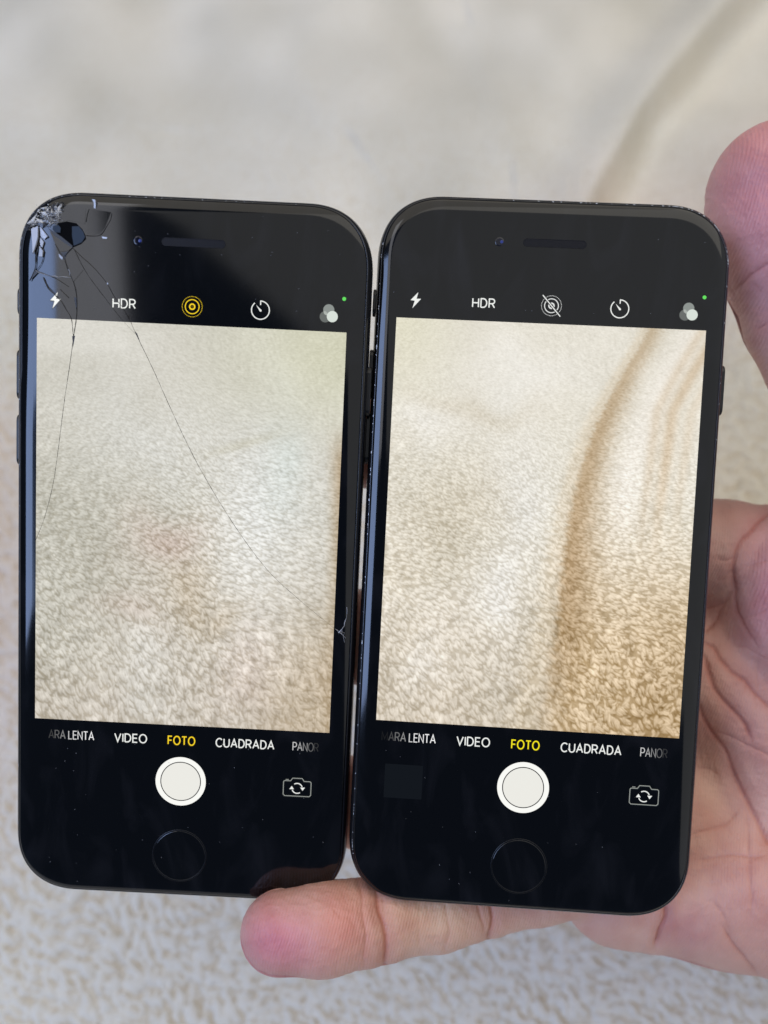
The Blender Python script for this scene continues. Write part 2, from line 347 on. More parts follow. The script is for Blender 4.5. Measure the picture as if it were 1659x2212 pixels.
WHT = field(43, .75, .75)
STI = field(41, 1.9, 1.15, hp=1.8); STI2 = field(42, 1.0, .75, hp=1.5)
def stitch(X, Y):
    wx = samp(WARP, X * .6, Y * .6) * .9; wy = samp(WARP2, X * .6, Y * .6) * .9; out = 0; ws = 0
    for k, a in enumerate((-1.25, -.6, .1)):
        wk = np.exp(2.2 * samp(BIG, X * .45 + 131 * k, Y * .45 + 57 * k)); c, s_ = math.cos(a), math.sin(a)
        x = ((X + wx) * c + (Y + wy) * s_) * 1.75 + 41 * k; y = (-(X + wx) * s_ + (Y + wy) * c) * 1.75 + 87 * k
        t = samp(STI, x, y); out = out + wk * (.55 * np.tanh(t * .9) - .5 * sstep(.5, 1.8, -t) + .14 * samp(STI2, x * 1.6, y * 1.6)); ws = ws + wk
    return out / ws
def picture(which):
    """the live view on the screen: the fleece in perspective, its folds and its colours"""
    nu, nv = 330, 440
    U, Vv = np.meshgrid(np.linspace(0, 1, nu), np.linspace(0, 1, nv))       # v down
    Z = 1 / (Vv + .62 - .12 * which); X = (U - .5) * Z * 135; Y = Z * 235
    h = stitch(X, -Y); emb = h - stitch(X - .42, -Y + .5); emb = np.where(emb < 0, emb * 1.3, emb)
    N1_ = lambda u, v: samp(BIG, u * 30 + 5, v * 30 + 9)
    # fibres: noise dragged along a wandering direction
    Zf = 1 / (Vv + .70); XF = (U - .5) * Zf * 270; YF = -Zf * 420
    ang = -1.0 + .75 * samp(BIG, XF * .16 + 17, YF * .16) + .35 * samp(WARP, XF * .3, YF * .3); dxf, dyf = np.cos(ang), np.sin(ang)
    lic = 0; ws = 0
    for t_ in np.linspace(-1, 1, 15):
        wt = 1 - t_ * t_ * .8; bend = t_ * t_ * 1.2; lic = lic + wt * samp(WHT, XF + 4.2 * t_ * dxf - bend * dyf, YF + 4.2 * t_ * dyf + bend * dxf); ws += wt
    zk = .62 - .12 * which; W2, H2 = nu * 2, nv * 2; rr = np.random.default_rng(60 + which)
    za, zb = 1 / (1 + zk), 1 / zk; n_ = 50000; Yp = 235 * (za + (zb - za) * rr.random(n_)) ; Zp = Yp / 235; Xp = (rr.random(n_) - .5) * 135 * zb
    keep = np.abs(Xp) < .52 * 135 * Zp; Yp, Zp, Xp = Yp[keep], Zp[keep], Xp[keep]; n_ = len(Yp)
    up = Xp / (135 * Zp) + .5; vp = 1 / Zp - zk; o_ = np.argsort(-(vp + .15 * rr.random(n_) + .2 * up)); up, vp, Zp, Xp, Yp = up[o_], vp[o_], Zp[o_], Xp[o_], Yp[o_]
    curl = sstep(.55, 1, up) * sstep(.6, 1, vp) * (.9 if which else .3) + .28
    an = .75 + .55 * samp(BIG, Xp * .35 + 9 * which, Yp * .35) + curl * rr.standard_normal(n_)
    an = np.where((up > .62) & (vp < .75), an * .35 + .12, an)
    T2 = lay_tufts(H2, W2, up * W2, vp * H2, W2 / (135 * Zp), H2 / (235 * Zp ** 2), 1.65 * (.6 + .8 * rr.random(n_)), .64 * (.65 + .7 * rr.random(n_)), an, rr.random((n_, 3)) - .5, gap=-.75, ks=.8, strand=.22)
    loop_ = T2.reshape(nv, 2, nu, 2).mean((1, 3)); loop_ = (loop_ - loop_.mean()) * (.35 + .65 * sstep(.05, .55, Vv))
    lic = lic / lic.std(); fuzz = samp(STI2, U * 410, Vv * 500 + 99)
    amp = .5 + .62 * sstep(.1, .95, Vv)
    amp = amp * (1 + .25 * samp(BIG, U * 60 + 31, Vv * 70))
    N1 = samp(BIG, U * 46 + 300 * which, Vv * 46); N2 = samp(BIG, U * 90 + 77, Vv * 80 + 150 * which); N3 = samp(BIG, U * 190 + 7, Vv * 190 + 50)
    def col(*c): return np.array(c, float)
    def mix(c, d, f): return c * (1 - f[..., None]) + d * f[..., None]
    def blob(cu, cv, su, sv): return np.exp(-((U + .03 * N2 - cu) / su) ** 2 - ((Vv + .03 * N3 - cv) / sv) ** 2)
    if which == 0:
        c = np.ones(U.shape + (3,)) * col(206, 203, 192)
        c = mix(c, col(208, 207, 182), sstep(.35, 1, U) * (1 - sstep(.05, .35, Vv)) * .9)
        c = mix(c, col(200, 191, 178), sstep(.35, 1, Vv) * .8)
        c = mix(c, col(190, 188, 176), (1 - sstep(.0, .45, U)) * sstep(.2, .5, Vv) * (1 - sstep(.75, 1, Vv)) * .7)
        c = mix(c, col(226, 227, 224), blob(.76, .42, .15, .22) * .75 + blob(.24, .2, .2, .14) * .25 + blob(.42, .28, .2, .1) * .35 + blob(.38, .9, .1, .1) * .35)
        c = mix(c, col(214, 224, 220), blob(.84, .30, .08, .10) * .5)
        c = mix(c, col(200, 178, 166), np.clip(blob(.42, .54, .14, .08) + .5 * blob(.3, .74, .12, .06) + .5 * blob(.72, .9, .12, .1), 0, 1) * .6)
        c = mix(c, col(190, 175, 152), np.clip(blob(.52, .66, .10, .06) + .9 * blob(.66, .72, .08, .05), 0, 1) * .6)
        c = mix(c, col(190, 172, 146), sstep(.72, 1.0, U + .25 * (Vv - .7)) * sstep(.55, .9, Vv) * .7)
        c = mix(c, col(172, 150, 118), sstep(.95, 1.03, U + .01 * N2) * sstep(.2, .34, Vv) * (1 - .5 * sstep(.5, .8, Vv)))
        cr = U - .52 - .35 * (Vv - .25); c = mix(c, col(190, 186, 166), np.exp(-((Vv - .30 + .25 * (U - .6)) / .012) ** 2) * np.exp(-((U - .68) / .12) ** 2) * .5)
        k = 22; lamp = 24 * (1 + .2 * samp(BIG, U * 60, Vv * 60))
    else:
        c = np.ones(U.shape + (3,)) * col(226, 221, 208)
        c = mix(c, col(220, 216, 192), (1 - sstep(0, .3, U)) * (1 - sstep(0, .3, Vv)) * .8)
        c = mix(c, col(206, 194, 176), sstep(.4, 1, Vv) * .85)
        c = mix(c, col(206, 196, 176), blob(.22, .46, .2, .14) * .6 + blob(.3, .20, .2, .03) * .5 + blob(.1, .62, .1, .05) * .4)
        c = mix(c, col(240, 238, 234), np.clip(blob(.42, .42, .10, .17) + blob(.36, .7, .07, .13) + .7 * blob(.15, .24, .12, .04) + .5 * blob(.12, .9, .1, .06) + .6 * blob(.45, .12, .2, .06), 0, 1) * .65)
        fx = np.interp(Vv, np.linspace(0, 1, 60), np.convolve(np.pad(np.interp(np.linspace(0, 1, 60), [0, .05, .15, .26, .38, .52, .67, .8, .96, 1], [.83, .785, .71, .645, .605, .585, .57, .555, .52, .5]), 4, 'edge'), np.ones(9) / 9, 'valid'))
        d = U - fx + .008 * np.tanh(h * 1.5) + .003 * N3; w = .024 + .056 * Vv
        c = mix(c, col(240, 234, 224), np.exp(-((d - .15 - .04 * Vv) / .06) ** 2) * (1 - sstep(.4, .7, Vv)) * .8)
        c = mix(c, col(206, 182, 146), sstep(0, .12, d) * sstep(.35, .85, Vv) * .85)
        c = mix(c, col(188, 162, 126), sstep(.10, .42, d) * sstep(.5, 1.0, Vv) * .85)
        prof = np.exp(-(np.minimum(d - w * .5, 0) / (w * .5)) ** 2) * np.exp(-(np.maximum(d - w * .5, 0) / (w * 1.5)) ** 2)
        c = mix(c, col(172, 142, 102), prof * np.interp(Vv, [0, .25, .6, .75, .9, 1], [.5, .72, .9, .8, .4, .2]))
        c = mix(c, col(216, 200, 174), np.exp(-((d + w * .4) / (w * .55)) ** 2) * .5)
        f2 = np.interp(Vv, [0, .1, .2, .45, .7], [1.04, .97, .91, .88, .87]) + .004 * N2
        c = mix(c, col(200, 174, 140), (np.exp(-((U - f2) / .022) ** 2) + .6 * np.exp(-((U - f2 + .05) / .018) ** 2) + .5 * np.exp(-((U - f2 - .06) / .02) ** 2)) * (1 - sstep(.3, .65, Vv)) * .6)
        k = 22; lamp = 27 + 16 * sstep(0, .2, d) * sstep(.3, .9, Vv)
    c = c + (N1 * 2.5 + N2 * 3 + N3 * 2)[..., None] * np.array([1, 1, 1.1])
    c = c + (np.clip(emb, -1.1, .9) * k * .3 * amp + (h * 4 + fuzz * 2.5 + np.where(lic < 0, lic * 1.15, lic) * 4.5) * amp + loop_ * lamp)[..., None] * np.array([1, 1.01, 1.04])
    c = c - np.clip(-loop_ * lamp, 0, 40)[..., None] * np.array([0, .10, .28])
    c = np.clip(c, 20, 250) / 255
    return ((c + .055) / 1.055) ** 2.4

def picture_material():
    m = mat('lit_camera_view', (0, 0, 0), 0.05); nt = m.node_tree; b = nt.nodes['Principled BSDF']
    a = nt.nodes.new('ShaderNodeAttribute'); a.attribute_name = 'picture'
    nt.links.new(a.outputs['Color'], b.inputs['Emission Color']); b.inputs['Emission Strength'].default_value = 1.0
    return m
M_PIC = picture_material()

def build_phone(which, Rm, t, label, name='smartphone'):
    root = bpy.data.objects.new(name, None); root.empty_display_size = 0.02; COL.objects.link(root)
    R = np.array(Rm); M = np.array([[r_.x, u_.x, f_.x], [r_.y, u_.y, f_.y], [r_.z, u_.z, f_.z]])
    Rw = M @ R @ np.diag([1, 1, -1]); tw = C2W([v * S for v in t])
    root.matrix_world = Matrix([[*Rw[0], tw.x], [*Rw[1], tw.y], [*Rw[2], tw.z], [0, 0, 0, 1]])
    root['label'] = label; root['category'] = 'smartphone'; root['group'] = 'black smartphones held side by side'
    # frame: fully rounded flanks
    prof = [(1.30, -1.1), (1.12, -.78), (1.02, -.62), (.90, -.60), (.72, -.74), (.42, -1.15), (.16, -1.9), (.03, -2.8), (0, -3.6), (.03, -4.4), (.16, -5.2), (.42, -5.95), (.85, -6.55), (1.5, -6.92), (2.4, -7.08), (3.4, -7.1)]
    V, F = loft([ring3(i, z) for i, z in prof], cap0=False, cap1=True)
    F = [tuple(reversed(f)) for f in F]
    frame = mesh_obj('frame', V, F, M_FRAME, root, smooth=True)
    V, F = loft([ring3(i, z) for i, z in ((1.32, -1.2), (.98, -.72), (1.10, -.66), (1.3, -.64))], cap0=False, cap1=False)
    mesh_obj('gasket', V, [tuple(reversed(f)) for f in F], M_GASKET, root, smooth=True)
    # cover glass with curved rim, then a fan of rings to the middle
    gp = [(1.10, -.70), (1.06, -.60), (1.10, -.50)] + [(1.10 + (3.7 - 1.10) * k / 14, -.50 * (1 - k / 14) ** 2.1) for k in range(1, 15)]
    rings = [ring3(i, z) for i, z in gp]; base = rings[-1]
    for s in np.linspace(1, 0.02, 30)[1:]: rings.append([(x * s, y * s, 0) for x, y, z in base])
    V, F = loft(rings, cap0=False, cap1=True)
    if which == 0:                               # the smashed corner has sunk a little, so this glass leans to the left
        sunk = lambda x, y: .034 * max(0, -24.0 - x) ** 1.35 * .62 * float(sstep(22, 46, np.float64(y)))
        V = [(x, y, zz - sunk(x, y)) for x, y, zz in V]
    glass = mesh_obj('front_glass', V, F, M_GLASS, root, smooth=True)
    # screen: the camera view, with every icon and word as a sub-part
    nu, nv = 330, 440
    gx, gy = np.meshgrid(np.linspace(-29.2, 29.2, nu), np.linspace(45.29, -32.61, nv))
    V = np.stack([gx, gy, np.full(gx.shape, .02)], -1).reshape(-1, 3) * S
    i = np.arange(nu * nv).reshape(nv, nu); Q = np.stack([i[:-1, :-1], i[1:, :-1], i[1:, 1:], i[:-1, 1:]], -1).reshape(-1, 4)
    screen = np_mesh('screen', V, Q, M_PIC, root, smooth=False)
    color_attr(screen.data, 'picture', picture(which).reshape(-1, 3))
    GH = (-.10, -.15, (44, 46, 46)) if which == 0 else (.09, -.12, (34, 42, 48))
    z = .035; W_ = (238, 240, 236); Yc = (250, 214, 40) if which == 0 else (246, 232, 30)
    fl = Flat(); bx, by = -25.7, 48.7                                   # flash bolt
    bolt = [(.42, 1.52), (-.98, -.04), (-.18, -.12), (-.56, -1.55), (1.0, .28), (.14, .26)]
    fl.poly([(bx + p[0], by + p[1]) for p in (bolt[0], bolt[1], bolt[2], bolt[5])], ui(*W_), z); fl.poly([(bx + p[0], by + p[1]) for p in (bolt[2], bolt[3], bolt[4], bolt[5])], ui(*W_), z)
    fl.obj('flash_icon', screen, GH)
    fl = Flat(); text(fl, 'HDR', -14.85, -10.7, 48.68, 1.62, W_, z, .145, .28); fl.obj('hdr_lettering', screen, GH)
    fl = Flat(); cx, cy = .04, 48.7; LC = Yc if which == 0 else (226, 228, 226)  # live picture icon
    for k in range(44):
        a = 2 * math.pi * k / 44; fl.disc(cx + 1.88 * math.cos(a), cy + 1.88 * math.sin(a), .075, ui(*LC), z, 8)
    fl.ring(cx, cy, 1.30, .17, ui(*LC), z); fl.ring(cx, cy, .48, .26, ui(*LC), z, n=28); fl.disc(cx, cy, .2, ui(90, 74, 10) if which == 0 else ui(190, 190, 190), z + .005, 16)
    if which == 1:
        fl.stroke([(cx - 1.75, cy + 1.95), (cx + 1.75, cy - 1.95)], .5, ui(14, 14, 15), z + .007)
        fl.stroke([(cx - 1.75, cy + 1.95), (cx + 1.75, cy - 1.95)], .19, ui(*W_), z + .012)
    fl.obj('live_photo_icon', screen)
    fl = Flat(); cx, cy = 12.88, 48.66                                      # timer
    fl.ring(cx, cy, 1.68, .2, ui(*W_), z, -230, 90); fl.stroke([(cx, cy + 1.78), (cx, cy + .95)], .2, ui(*W_), z + .003)
    fl.poly([(cx - .85, cy + .95), (cx + .22, cy - .02), (cx + .14, cy - .22), (cx - .12, cy - .2)], ui(*W_), z + .004); fl.disc(cx + .02, cy - .08, .2, ui(*W_), z + .006, 16)
    fl.obj('timer_icon', screen)
    fl = Flat()                                                             # filter discs
    fl.disc(25.08, 48.02, 1.04, ui(98, 102, 99), z); fl.disc(25.7, 49.31, 1.04, ui(136, 142, 138), z + .004); fl.disc(26.41, 48.1, 1.04, ui(214, 222, 214), z + .008)
    fl.poly([(24.72, 49.0), (25.05, 49.07), (25.42, 48.75), (25.6, 48.35), (25.25, 48.28), (24.85, 48.55)], ui(168, 174, 168), z + .006)
    fl.obj('filter_icon', screen)
    fl = Flat(); fl.disc(28.5, 51.46, .36, ui(96, 222, 90), z, 24); fl.obj('camera_in_use_dot', screen)
    h = 1.62; y0 = -35.72
    fl = Flat(); g = lambda v: (v, v, v)
    if which == 0: text(fl, 'ARA LENTA', -26.4, -17.5, y0 + .02, h, [g(62), g(92), g(130), g(0), g(190), g(212), g(226), g(234), g(238)], z, .12, .22)
    else: text(fl, 'MARA LENTA', -27.9, -17.5, y0 + .02, h, [g(26), g(70), g(105), g(140), g(0), g(200), g(222), g(236), g(240), g(244)], z, .12, .22)
    fl.obj('mode_lettering', screen)
    for wd, xa, xb, cc in (('VIDEO', -13.3, -7.0, W_), ('FOTO', -2.68, 2.58, Yc), ('CUADRADA', 6.85, 18.3, W_)):
        fl = Flat(); text(fl, wd, xa, xb, y0, h, cc, z, .145, .26); fl.obj('mode_lettering', screen, GH if wd != 'FOTO' else (GH[0], GH[1], (70, 58, 8)))
    fl = Flat(); text(fl, 'PANOR', 22.1, 27.1, y0, h, [g(196), g(170), g(140), g(96), g(50)], z, .11, .2); fl.obj('mode_lettering', screen)
    fl = Flat(); cx, cy = -.02, -44.13                                      # shutter button
    fl.disc(cx, cy, 5.02, ui(250, 250, 245), z, 72); fl.disc(cx, cy, 4.06, ui(24, 24, 24), z + .004, 72); fl.disc(cx, cy, 3.88, ui(236, 235, 228), z + .008, 72)
    fl.obj('shutter_button', screen)
    fl = Flat(); cx, cy = 23.25, -44.35; w, hh = 2.75, 1.62                    # camera flip icon
    body = [(-w, -hh + .3), (-w, hh - .45)] + [(-w + .08, hh - .2), (-w + .3, hh - .12), (-1.35, hh - .12), (-.95, hh + .46), (.95, hh + .46), (1.35, hh - .12), (w - .3, hh - .12), (w - .06, hh - .25), (w, hh - .5), (w, -hh + .3), (w - .3, -hh), (-w + .3, -hh)]
    GC = (150, 154, 148); fl.stroke([(cx + x, cy + y) for x, y in body], .15, ui(*GC), z, closed=True)
    fl.stroke([(cx - 2.35, cy + hh + .13), (cx - 1.75, cy + hh + .13)], .14, ui(*GC), z)
    fl.ring(cx, cy, 1.03, .2, ui(*W_), z + .003, 20, 125, 16); fl.ring(cx, cy, 1.03, .2, ui(*W_), z + .003, 200, 305, 16)
    fl.poly([(cx + .62, cy + .22), (cx + 1.55, cy + .22), (cx + 1.08, cy - .45)], ui(*W_), z + .004); fl.poly([(cx - .62, cy - .22), (cx - 1.08, cy + .45), (cx - 1.55, cy - .22)], ui(*W_), z + .004)
    fl.obj('flip_camera_icon', screen, GH)
    if which == 1:
        fl = Flat(); fl.poly([(-27.0, -41.1), (-27.0, -47.8), (-19.6, -47.8), (-19.6, -41.1)], ui(15, 18, 22), z); fl.obj('picture_thumbnail', screen)
    # home button: a shallow dish inside a fine ring
    def lathe(name, cx, cy, prof, m, parent, n=64, sx=1):
        V = []; F = []
        for (r, zz) in prof: V += [(cx + r * math.cos(2 * math.pi * i / n) * sx, cy + r * math.sin(2 * math.pi * i / n), zz) for i in range(n)]
        for k in range(len(prof) - 1):
            for i in range(n): j = (i + 1) % n; F.append((k * n + i, k * n + j, (k + 1) * n + j, (k + 1) * n + i))
        F.append(tuple((len(prof) - 1) * n + i for i in range(n)))
        return mesh_obj(name, V, F, m, parent, smooth=True)
    hb = lathe('home_button', 0.04, -59.75, [(5.2, .0), (5.18, .03), (5.0, .034), (2.5, .035)], M_GLASS, root)
    V, F = [], []
    for rr, zz in ((5.50, 0), (5.46, .03), (5.40, .042), (5.30, .042), (5.24, .035), (5.18, .02)): V += [(.04 + rr * math.cos(2 * math.pi * i / 72), -59.75 + rr * math.sin(2 * math.pi * i / 72), zz) for i in range(72)]
    for k in range(5): F += [(k * 72 + i, k * 72 + (i + 1) % 72, (k + 1) * 72 + (i + 1) % 72, (k + 1) * 72 + i) for i in range(72)]
    mesh_obj('button_ring', V, F, M_RING, hb, smooth=True)
    # speaker slot
    def slot(hw, hh, zz): return [(x, y, zz) for x, y in [(hw + hh * math.cos(a), hh * math.sin(a)) for a in np.linspace(-math.pi / 2, math.pi / 2, 12)] + [(-hw + hh * math.cos(a), hh * math.sin(a)) for a in np.linspace(math.pi / 2, 3 * math.pi / 2, 12)]]
    V, F = loft([[(x, y + 60.35, zz) for x, y, zz in slot(5.2, hh, zz)] for hh, zz in ((.78, 0), (.76, .05), (.68, .05), (.64, .015))], cap0=False, cap1=True)
    sp = mesh_obj('speaker_slot', V, F, M_SLOT, root)
    fc = lathe('front_camera', -10.4, 60.3, [(.85, 0), (.84, .012), (.6, .014), (.4, .016)], M_LENS, root, 32)
    lathe('lens_glint', -10.0, 60.3, [(.30, .016), (.27, .024), (.15, .026)], M_GLINT, fc, 16)
    # side keys
    def key(name, sx, ya, yb, pr=.62):
        x0, x1 = sx * (A - .5), sx * (A + pr); V = []; 
        hz = 1.25; zc = -3.6; n = 8
        def cap(x, g): return [(x, y, zz) for y, zz in [(yb - hz + (hz - g) * math.sin(a) , zc + (hz - g) * math.cos(a)) for a in np.linspace(0, math.pi, n)] + [(ya + hz - (hz - g) * math.sin(a), zc - (hz - g) * math.cos(a)) for a in np.linspace(0, math.pi, n)]]
        V, F = loft([cap(x0, 0), cap(sx * (A + pr - .14), 0), cap(sx * (A + pr - .03), .06), cap(x1, .22)], cap0=True, cap1=True)
        if sx < 0: F = [tuple(reversed(f)) for f in F]
        return mesh_obj(name, V, F, M_BTN, root)
    key('mute_switch', -1, 45.9, 51.2, .5)
    key('volume_button', -1, 29.9, 39.5); key('volume_button', -1, 17.2, 27.1)
    key('side_button', 1, 29.8, 39.4)
    # little scuffs where the black has worn off the rim
    rg = random.Random(11 + which); V = []; F = []
    def scuff(x, y, zz, L, w, ang, nx, ny):
        b0 = len(V); k = rg.randint(5, 7); c, s = math.cos(ang), math.sin(ang)
        for q in range(k):
            a = 2 * math.pi * q / k; rr = rg.uniform(.6, 1.2); px = L * rr * math.cos(a); pz = w * rr * math.sin(a)
            V.append((x + c * px + nx * .015, y + s * px + ny * .015, zz + pz))
        F.append(tuple(range(b0, b0 + k)))
    # rim points: mid height of the lip
    O1 = outline(.80); n1 = len(O1)
    def on_rim(idx, L, w):
        x, y = O1[idx % n1]; x2, y2 = O1[(idx + 1) % n1]; a = math.atan2(y2 - y, x2 - x); nx, ny = math.cos(a - math.pi / 2), math.sin(a - math.pi / 2)
        tq = rg.random(); x += (x2 - x) * tq; y += (y2 - y) * tq
        b0 = len(V); k = rg.randint(5, 7)
        for q in range(k):
            t_ = 2 * math.pi * q / k; rr = rg.uniform(.55, 1.2) * (1.1 if which else 1.0); p = L * rr * math.cos(t_); qd = w * rr * math.sin(t_)
            V.append((x + math.cos(a) * p + nx * qd, y + math.sin(a) * p + ny * qd, -.62 + .03 - .45 * max(qd + .0, 0)))
        F.append(tuple(range(b0, b0 + k)))
    tops = [i for i, p in enumerate(O1) if p[1] > 50]; lefts = [i for i, p in enumerate(O1) if p[0] < -32 and abs(p[1]) < 60]; rights = [i for i, p in enumerate(O1) if p[0] > 32 and p[1] > 20]
    if which == 1:
        for _ in range(46): on_rim(rg.choice([i for i in tops if O1[i][0] > -10]), rg.uniform(.07, .26), rg.uniform(.04, .1))
        for _ in range(60): on_rim(rg.choice(lefts), rg.uniform(.06, .25), rg.uniform(.03, .07))
        for _ in range(14): on_rim(rg.choice(rights), rg.uniform(.05, .2), rg.uniform(.03, .07))
        for _ in range(4): on_rim(rg.choice(lefts), rg.uniform(.3, .5), rg.uniform(.07, .11))
    else:
        for _ in range(34): on_rim(rg.choice([i for i in tops if O1[i][0] < 20]), rg.uniform(.05, .22), rg.uniform(.02, .05))
        for _ in range(22): on_rim(rg.choice(lefts), rg.uniform(.05, .2), rg.uniform(.02, .04))
    sc = mesh_obj('edge_scuffs', V, F, M_SCUFF, root); sc['kind'] = 'stuff'
    # dust specks on the glass
    V = []; F = []
    for _ in range(60 if which == 0 else 26):
        x, y = rg.uniform(-30, 30), rg.choice((rg.uniform(47, 66), rg.uniform(-67, -34))); b0 = len(V); a0 = rg.uniform(0, 6)
        L, w = rg.uniform(.06, .2), rg.uniform(.03, .06)
        for q in range(5): t_ = 2 * math.pi * q / 5; V.append((x + L * math.cos(t_) * math.cos(a0) - w * math.sin(t_) * math.sin(a0), y + L * math.cos(t_) * math.sin(a0) + w * math.sin(t_) * math.cos(a0), .06))
        F.append(tuple(range(b0, b0 + 5)))
    du = mesh_obj('dust_specks', V, F, mat('grey_dust', (.15, .15, .16), .9), glass); du['kind'] = 'stuff'
    return root, glass

POSE_L = ([[0.99879, 0.04812, 0.00994], [-0.04888, 0.99369, 0.10096], [-0.00502, -0.10132, 0.99484]], [-38.392, -9.845, 157.052])
POSE_R = ([[0.99795, 0.05022, 0.03964], [-0.05178, 0.99787, 0.03958], [-0.03757, -0.04156, 0.99843]], [29.257, -9.508, 155.597])
phoneL, glassL = build_phone(0, *POSE_L, 'black smartphone with smashed top corner and long cracks across its lit screen')
phoneR, glassR = build_phone(1, *POSE_R, 'uncracked black smartphone with scuffed rim, its screen showing a brown fold')

# ---- the damage on the left phone (phone-local millimetres)
def ribbon(name, pts, w, m, z=.05, taper=True, jit=.0, h=.05):
    rg = random.Random(len(pts) * 7 + int(abs(pts[0][0]) * 100)); P = []
    for i in range(len(pts) - 1):                        # Catmull-Rom through the read-off points
        p0 = np.array(pts[max(i - 1, 0)]); p1 = np.array(pts[i]); p2 = np.array(pts[i + 1]); p3 = np.array(pts[min(i + 2, len(pts) - 1)])
        k = max(2, int(np.linalg.norm(p2 - p1) / .6))
        for q in range(k):
            t = q / k; P.append(.5 * ((2 * p1) + (-p0 + p2) * t + (2 * p0 - 5 * p1 + 4 * p2 - p3) * t * t + (-p0 + 3 * p1 - 3 * p2 + p3) * t ** 3))
    P.append(np.array(pts[-1])); n = len(P); V = []; F = []
    for i, p in enumerate(P):
        d = P[min(i + 1, n - 1)] - P[max(i - 1, 0)]; d /= np.linalg.norm(d) + 1e-9; nn = np.array([-d[1], d[0]])
        s = i / (n - 1); ww = w * (rg.uniform(.55, 1.35)) / 2 * ((1 - .45 * s) if taper else 1)
        p = p + nn * rg.uniform(-jit, jit)
        V += [(p[0] + nn[0] * ww, p[1] + nn[1] * ww, z), (p[0], p[1], z + h), (p[0] - nn[0] * ww, p[1] - nn[1] * ww, z)]
    for i in range(n - 1):
        for k in (0, 1): F.append((3 * i + k, 3 * i + k + 1, 3 * i + k + 4, 3 * i + k + 3))
    return mesh_obj(name, V, F, m, glassL)
CR = {
 'oval': ([(-20.07, 60.79), (-18.69, 60.74), (-17.32, 61.02), (-16.43, 62.28), (-15.53, 63.87), (-15.32, 64.99)], .16, M_CRACK),
 'c2': ([(-20.09, 63.22), (-19.88, 64.56), (-19.55, 65.57)], .16, M_CRACK),
 'c3': ([(-25.78, 58.97), (-24.97, 57.45), (-24.04, 56.37), (-23.92, 55.93), (-23.45, 54.61), (-22.75, 53.08), (-22.27, 51.98), (-21.8, 50.2), (-21.66, 47.95), (-21.75, 45.46), (-22.2, 42.2)], .24, M_CRACK),
 'c4': ([(-22.56, 58.45), (-20.94, 56.96), (-18.63, 55.06), (-16.06, 52.26), (-14.65, 49.86), (-13.0, 47.9), (-11.82, 45.92)], .13, M_CRACK),
 'c5': ([(-22.33, 58.24), (-19.99, 54.1), (-17.66, 51.07), (-15.31, 48.25), (-13.67, 46.29), (-11.56, 44.12), (-10.38, 43.04)], .09, M_CRACK),
 'c6': ([(-28.89, 61.71), (-28.88, 59.27), (-29.44, 56.57), (-29.54, 54.33), (-30.57, 52.04)], .28, M_CRACK),
 'c7': ([(-28.88, 59.27), (-28.07, 57.97), (-27.94, 56.64), (-28.51, 55.05), (-29.42, 53.89)], .16, M_CRACK),
 'c8': ([(-29.42, 53.89), (-27.35, 53.2), (-25.74, 53.0), (-22.74, 52.96)], .2, M_CRACKL),
 'c9': ([(-29.42, 53.89), (-26.2, 52.92), (-24.58, 52.09), (-23.19, 51.26)], .2, M_CRACK),
 'c10': ([(-28.04, 52.83), (-27.11, 50.85), (-25.94, 49.78), (-24.55, 48.49), (-23.61, 46.96), (-22.68, 45.42), (-22.3, 42.3)], .2, M_CRACK),
 'c11': ([(-24.8, 50.74), (-23.87, 49.88), (-23.17, 49.23)], .24, M_CRACK),
 'c12': ([(-24.04, 56.8), (-23.36, 57.63), (-22.56, 58.45)], .26, M_CRACK),
 'LA': ([(-22.21, 42.6), (-22.25, 42.08), (-22.78, 37.66), (-23.93, 29.55), (-24.9, 21.36), (-25.88, 14.32), (-27.49, 7.61), (-29.34, 2.71)], .12, M_CRACK2),
 'LB': ([(-12.0, 46.6), (-10.47, 43.23), (-7.31, 37.19), (-3.49, 29.31), (0.37, 21.77), (3.38, 16.58), (7.26, 10.56), (11.58, 4.53), (16.33, -1.11), (21.92, -5.91), (29.25, -11.49), (30.2, -12.0)], .10, M_CRACK2),
 'chipA': ([(30.2, -12.4), (30.7, -11.5), (31.2, -10.9), (31.35, -9.7), (31.6, -8.9), (31.5, -7.12)], .2, M_CRACKL),
 'chipB': ([(29.47, -11.57), (30.46, -12.26), (31.68, -13.29)], .15, M_CRACKL),
 'chipC': ([(30.5, -11.9), (31.3, -12.3), (31.2, -13.1), (31.45, -14.2)], .10, M_CRACKL),
 'chipD': ([(31.0, -11.0), (30.75, -12.3), (31.1, -12.9)], .10, M_CRACKL),
}
for k, (pts, w, m) in CR.items(): ribbon('crack', pts, w, m, jit=.10 if m is M_CRACKL else .015)
def plate(name, pts, m, z=.06, tilt=(0, 0), th=.12, parent=None):
    cx = sum(p[0] for p in pts) / len(pts); cy = sum(p[1] for p in pts) / len(pts)
    top = [(x, y, z + th + tilt[0] * (x - cx) + tilt[1] * (y - cy)) for x, y in pts]; lo = min(t_[2] for t_ in top)
    if lo < z + .01: top = [(a, b, c + z + .01 - lo) for a, b, c in top]
    ar = sum(pts[i][0] * pts[(i + 1) % len(pts)][1] - pts[(i + 1) % len(pts)][0] * pts[i][1] for i in range(len(pts)))
    if ar < 0: top = top[::-1]; pts = pts[::-1]
    V, F = loft([[(x, y, z - .05) for x, y in pts], top], cap0=True, cap1=True)
    return mesh_obj(name, V, F, m, parent or glassL)
hole = [(-25.35, 62.76), (-23.75, 63.17), (-21.92, 62.92), (-20.77, 61.86), (-20.18, 60.78), (-20.06, 60.12), (-20.97, 59.19), (-22.56, 58.45), (-23.72, 59.06), (-24.64, 60.13), (-26.1, 61.4)]
plate('broken_out_hole', hole, M_HOLE, .0, th=.02)
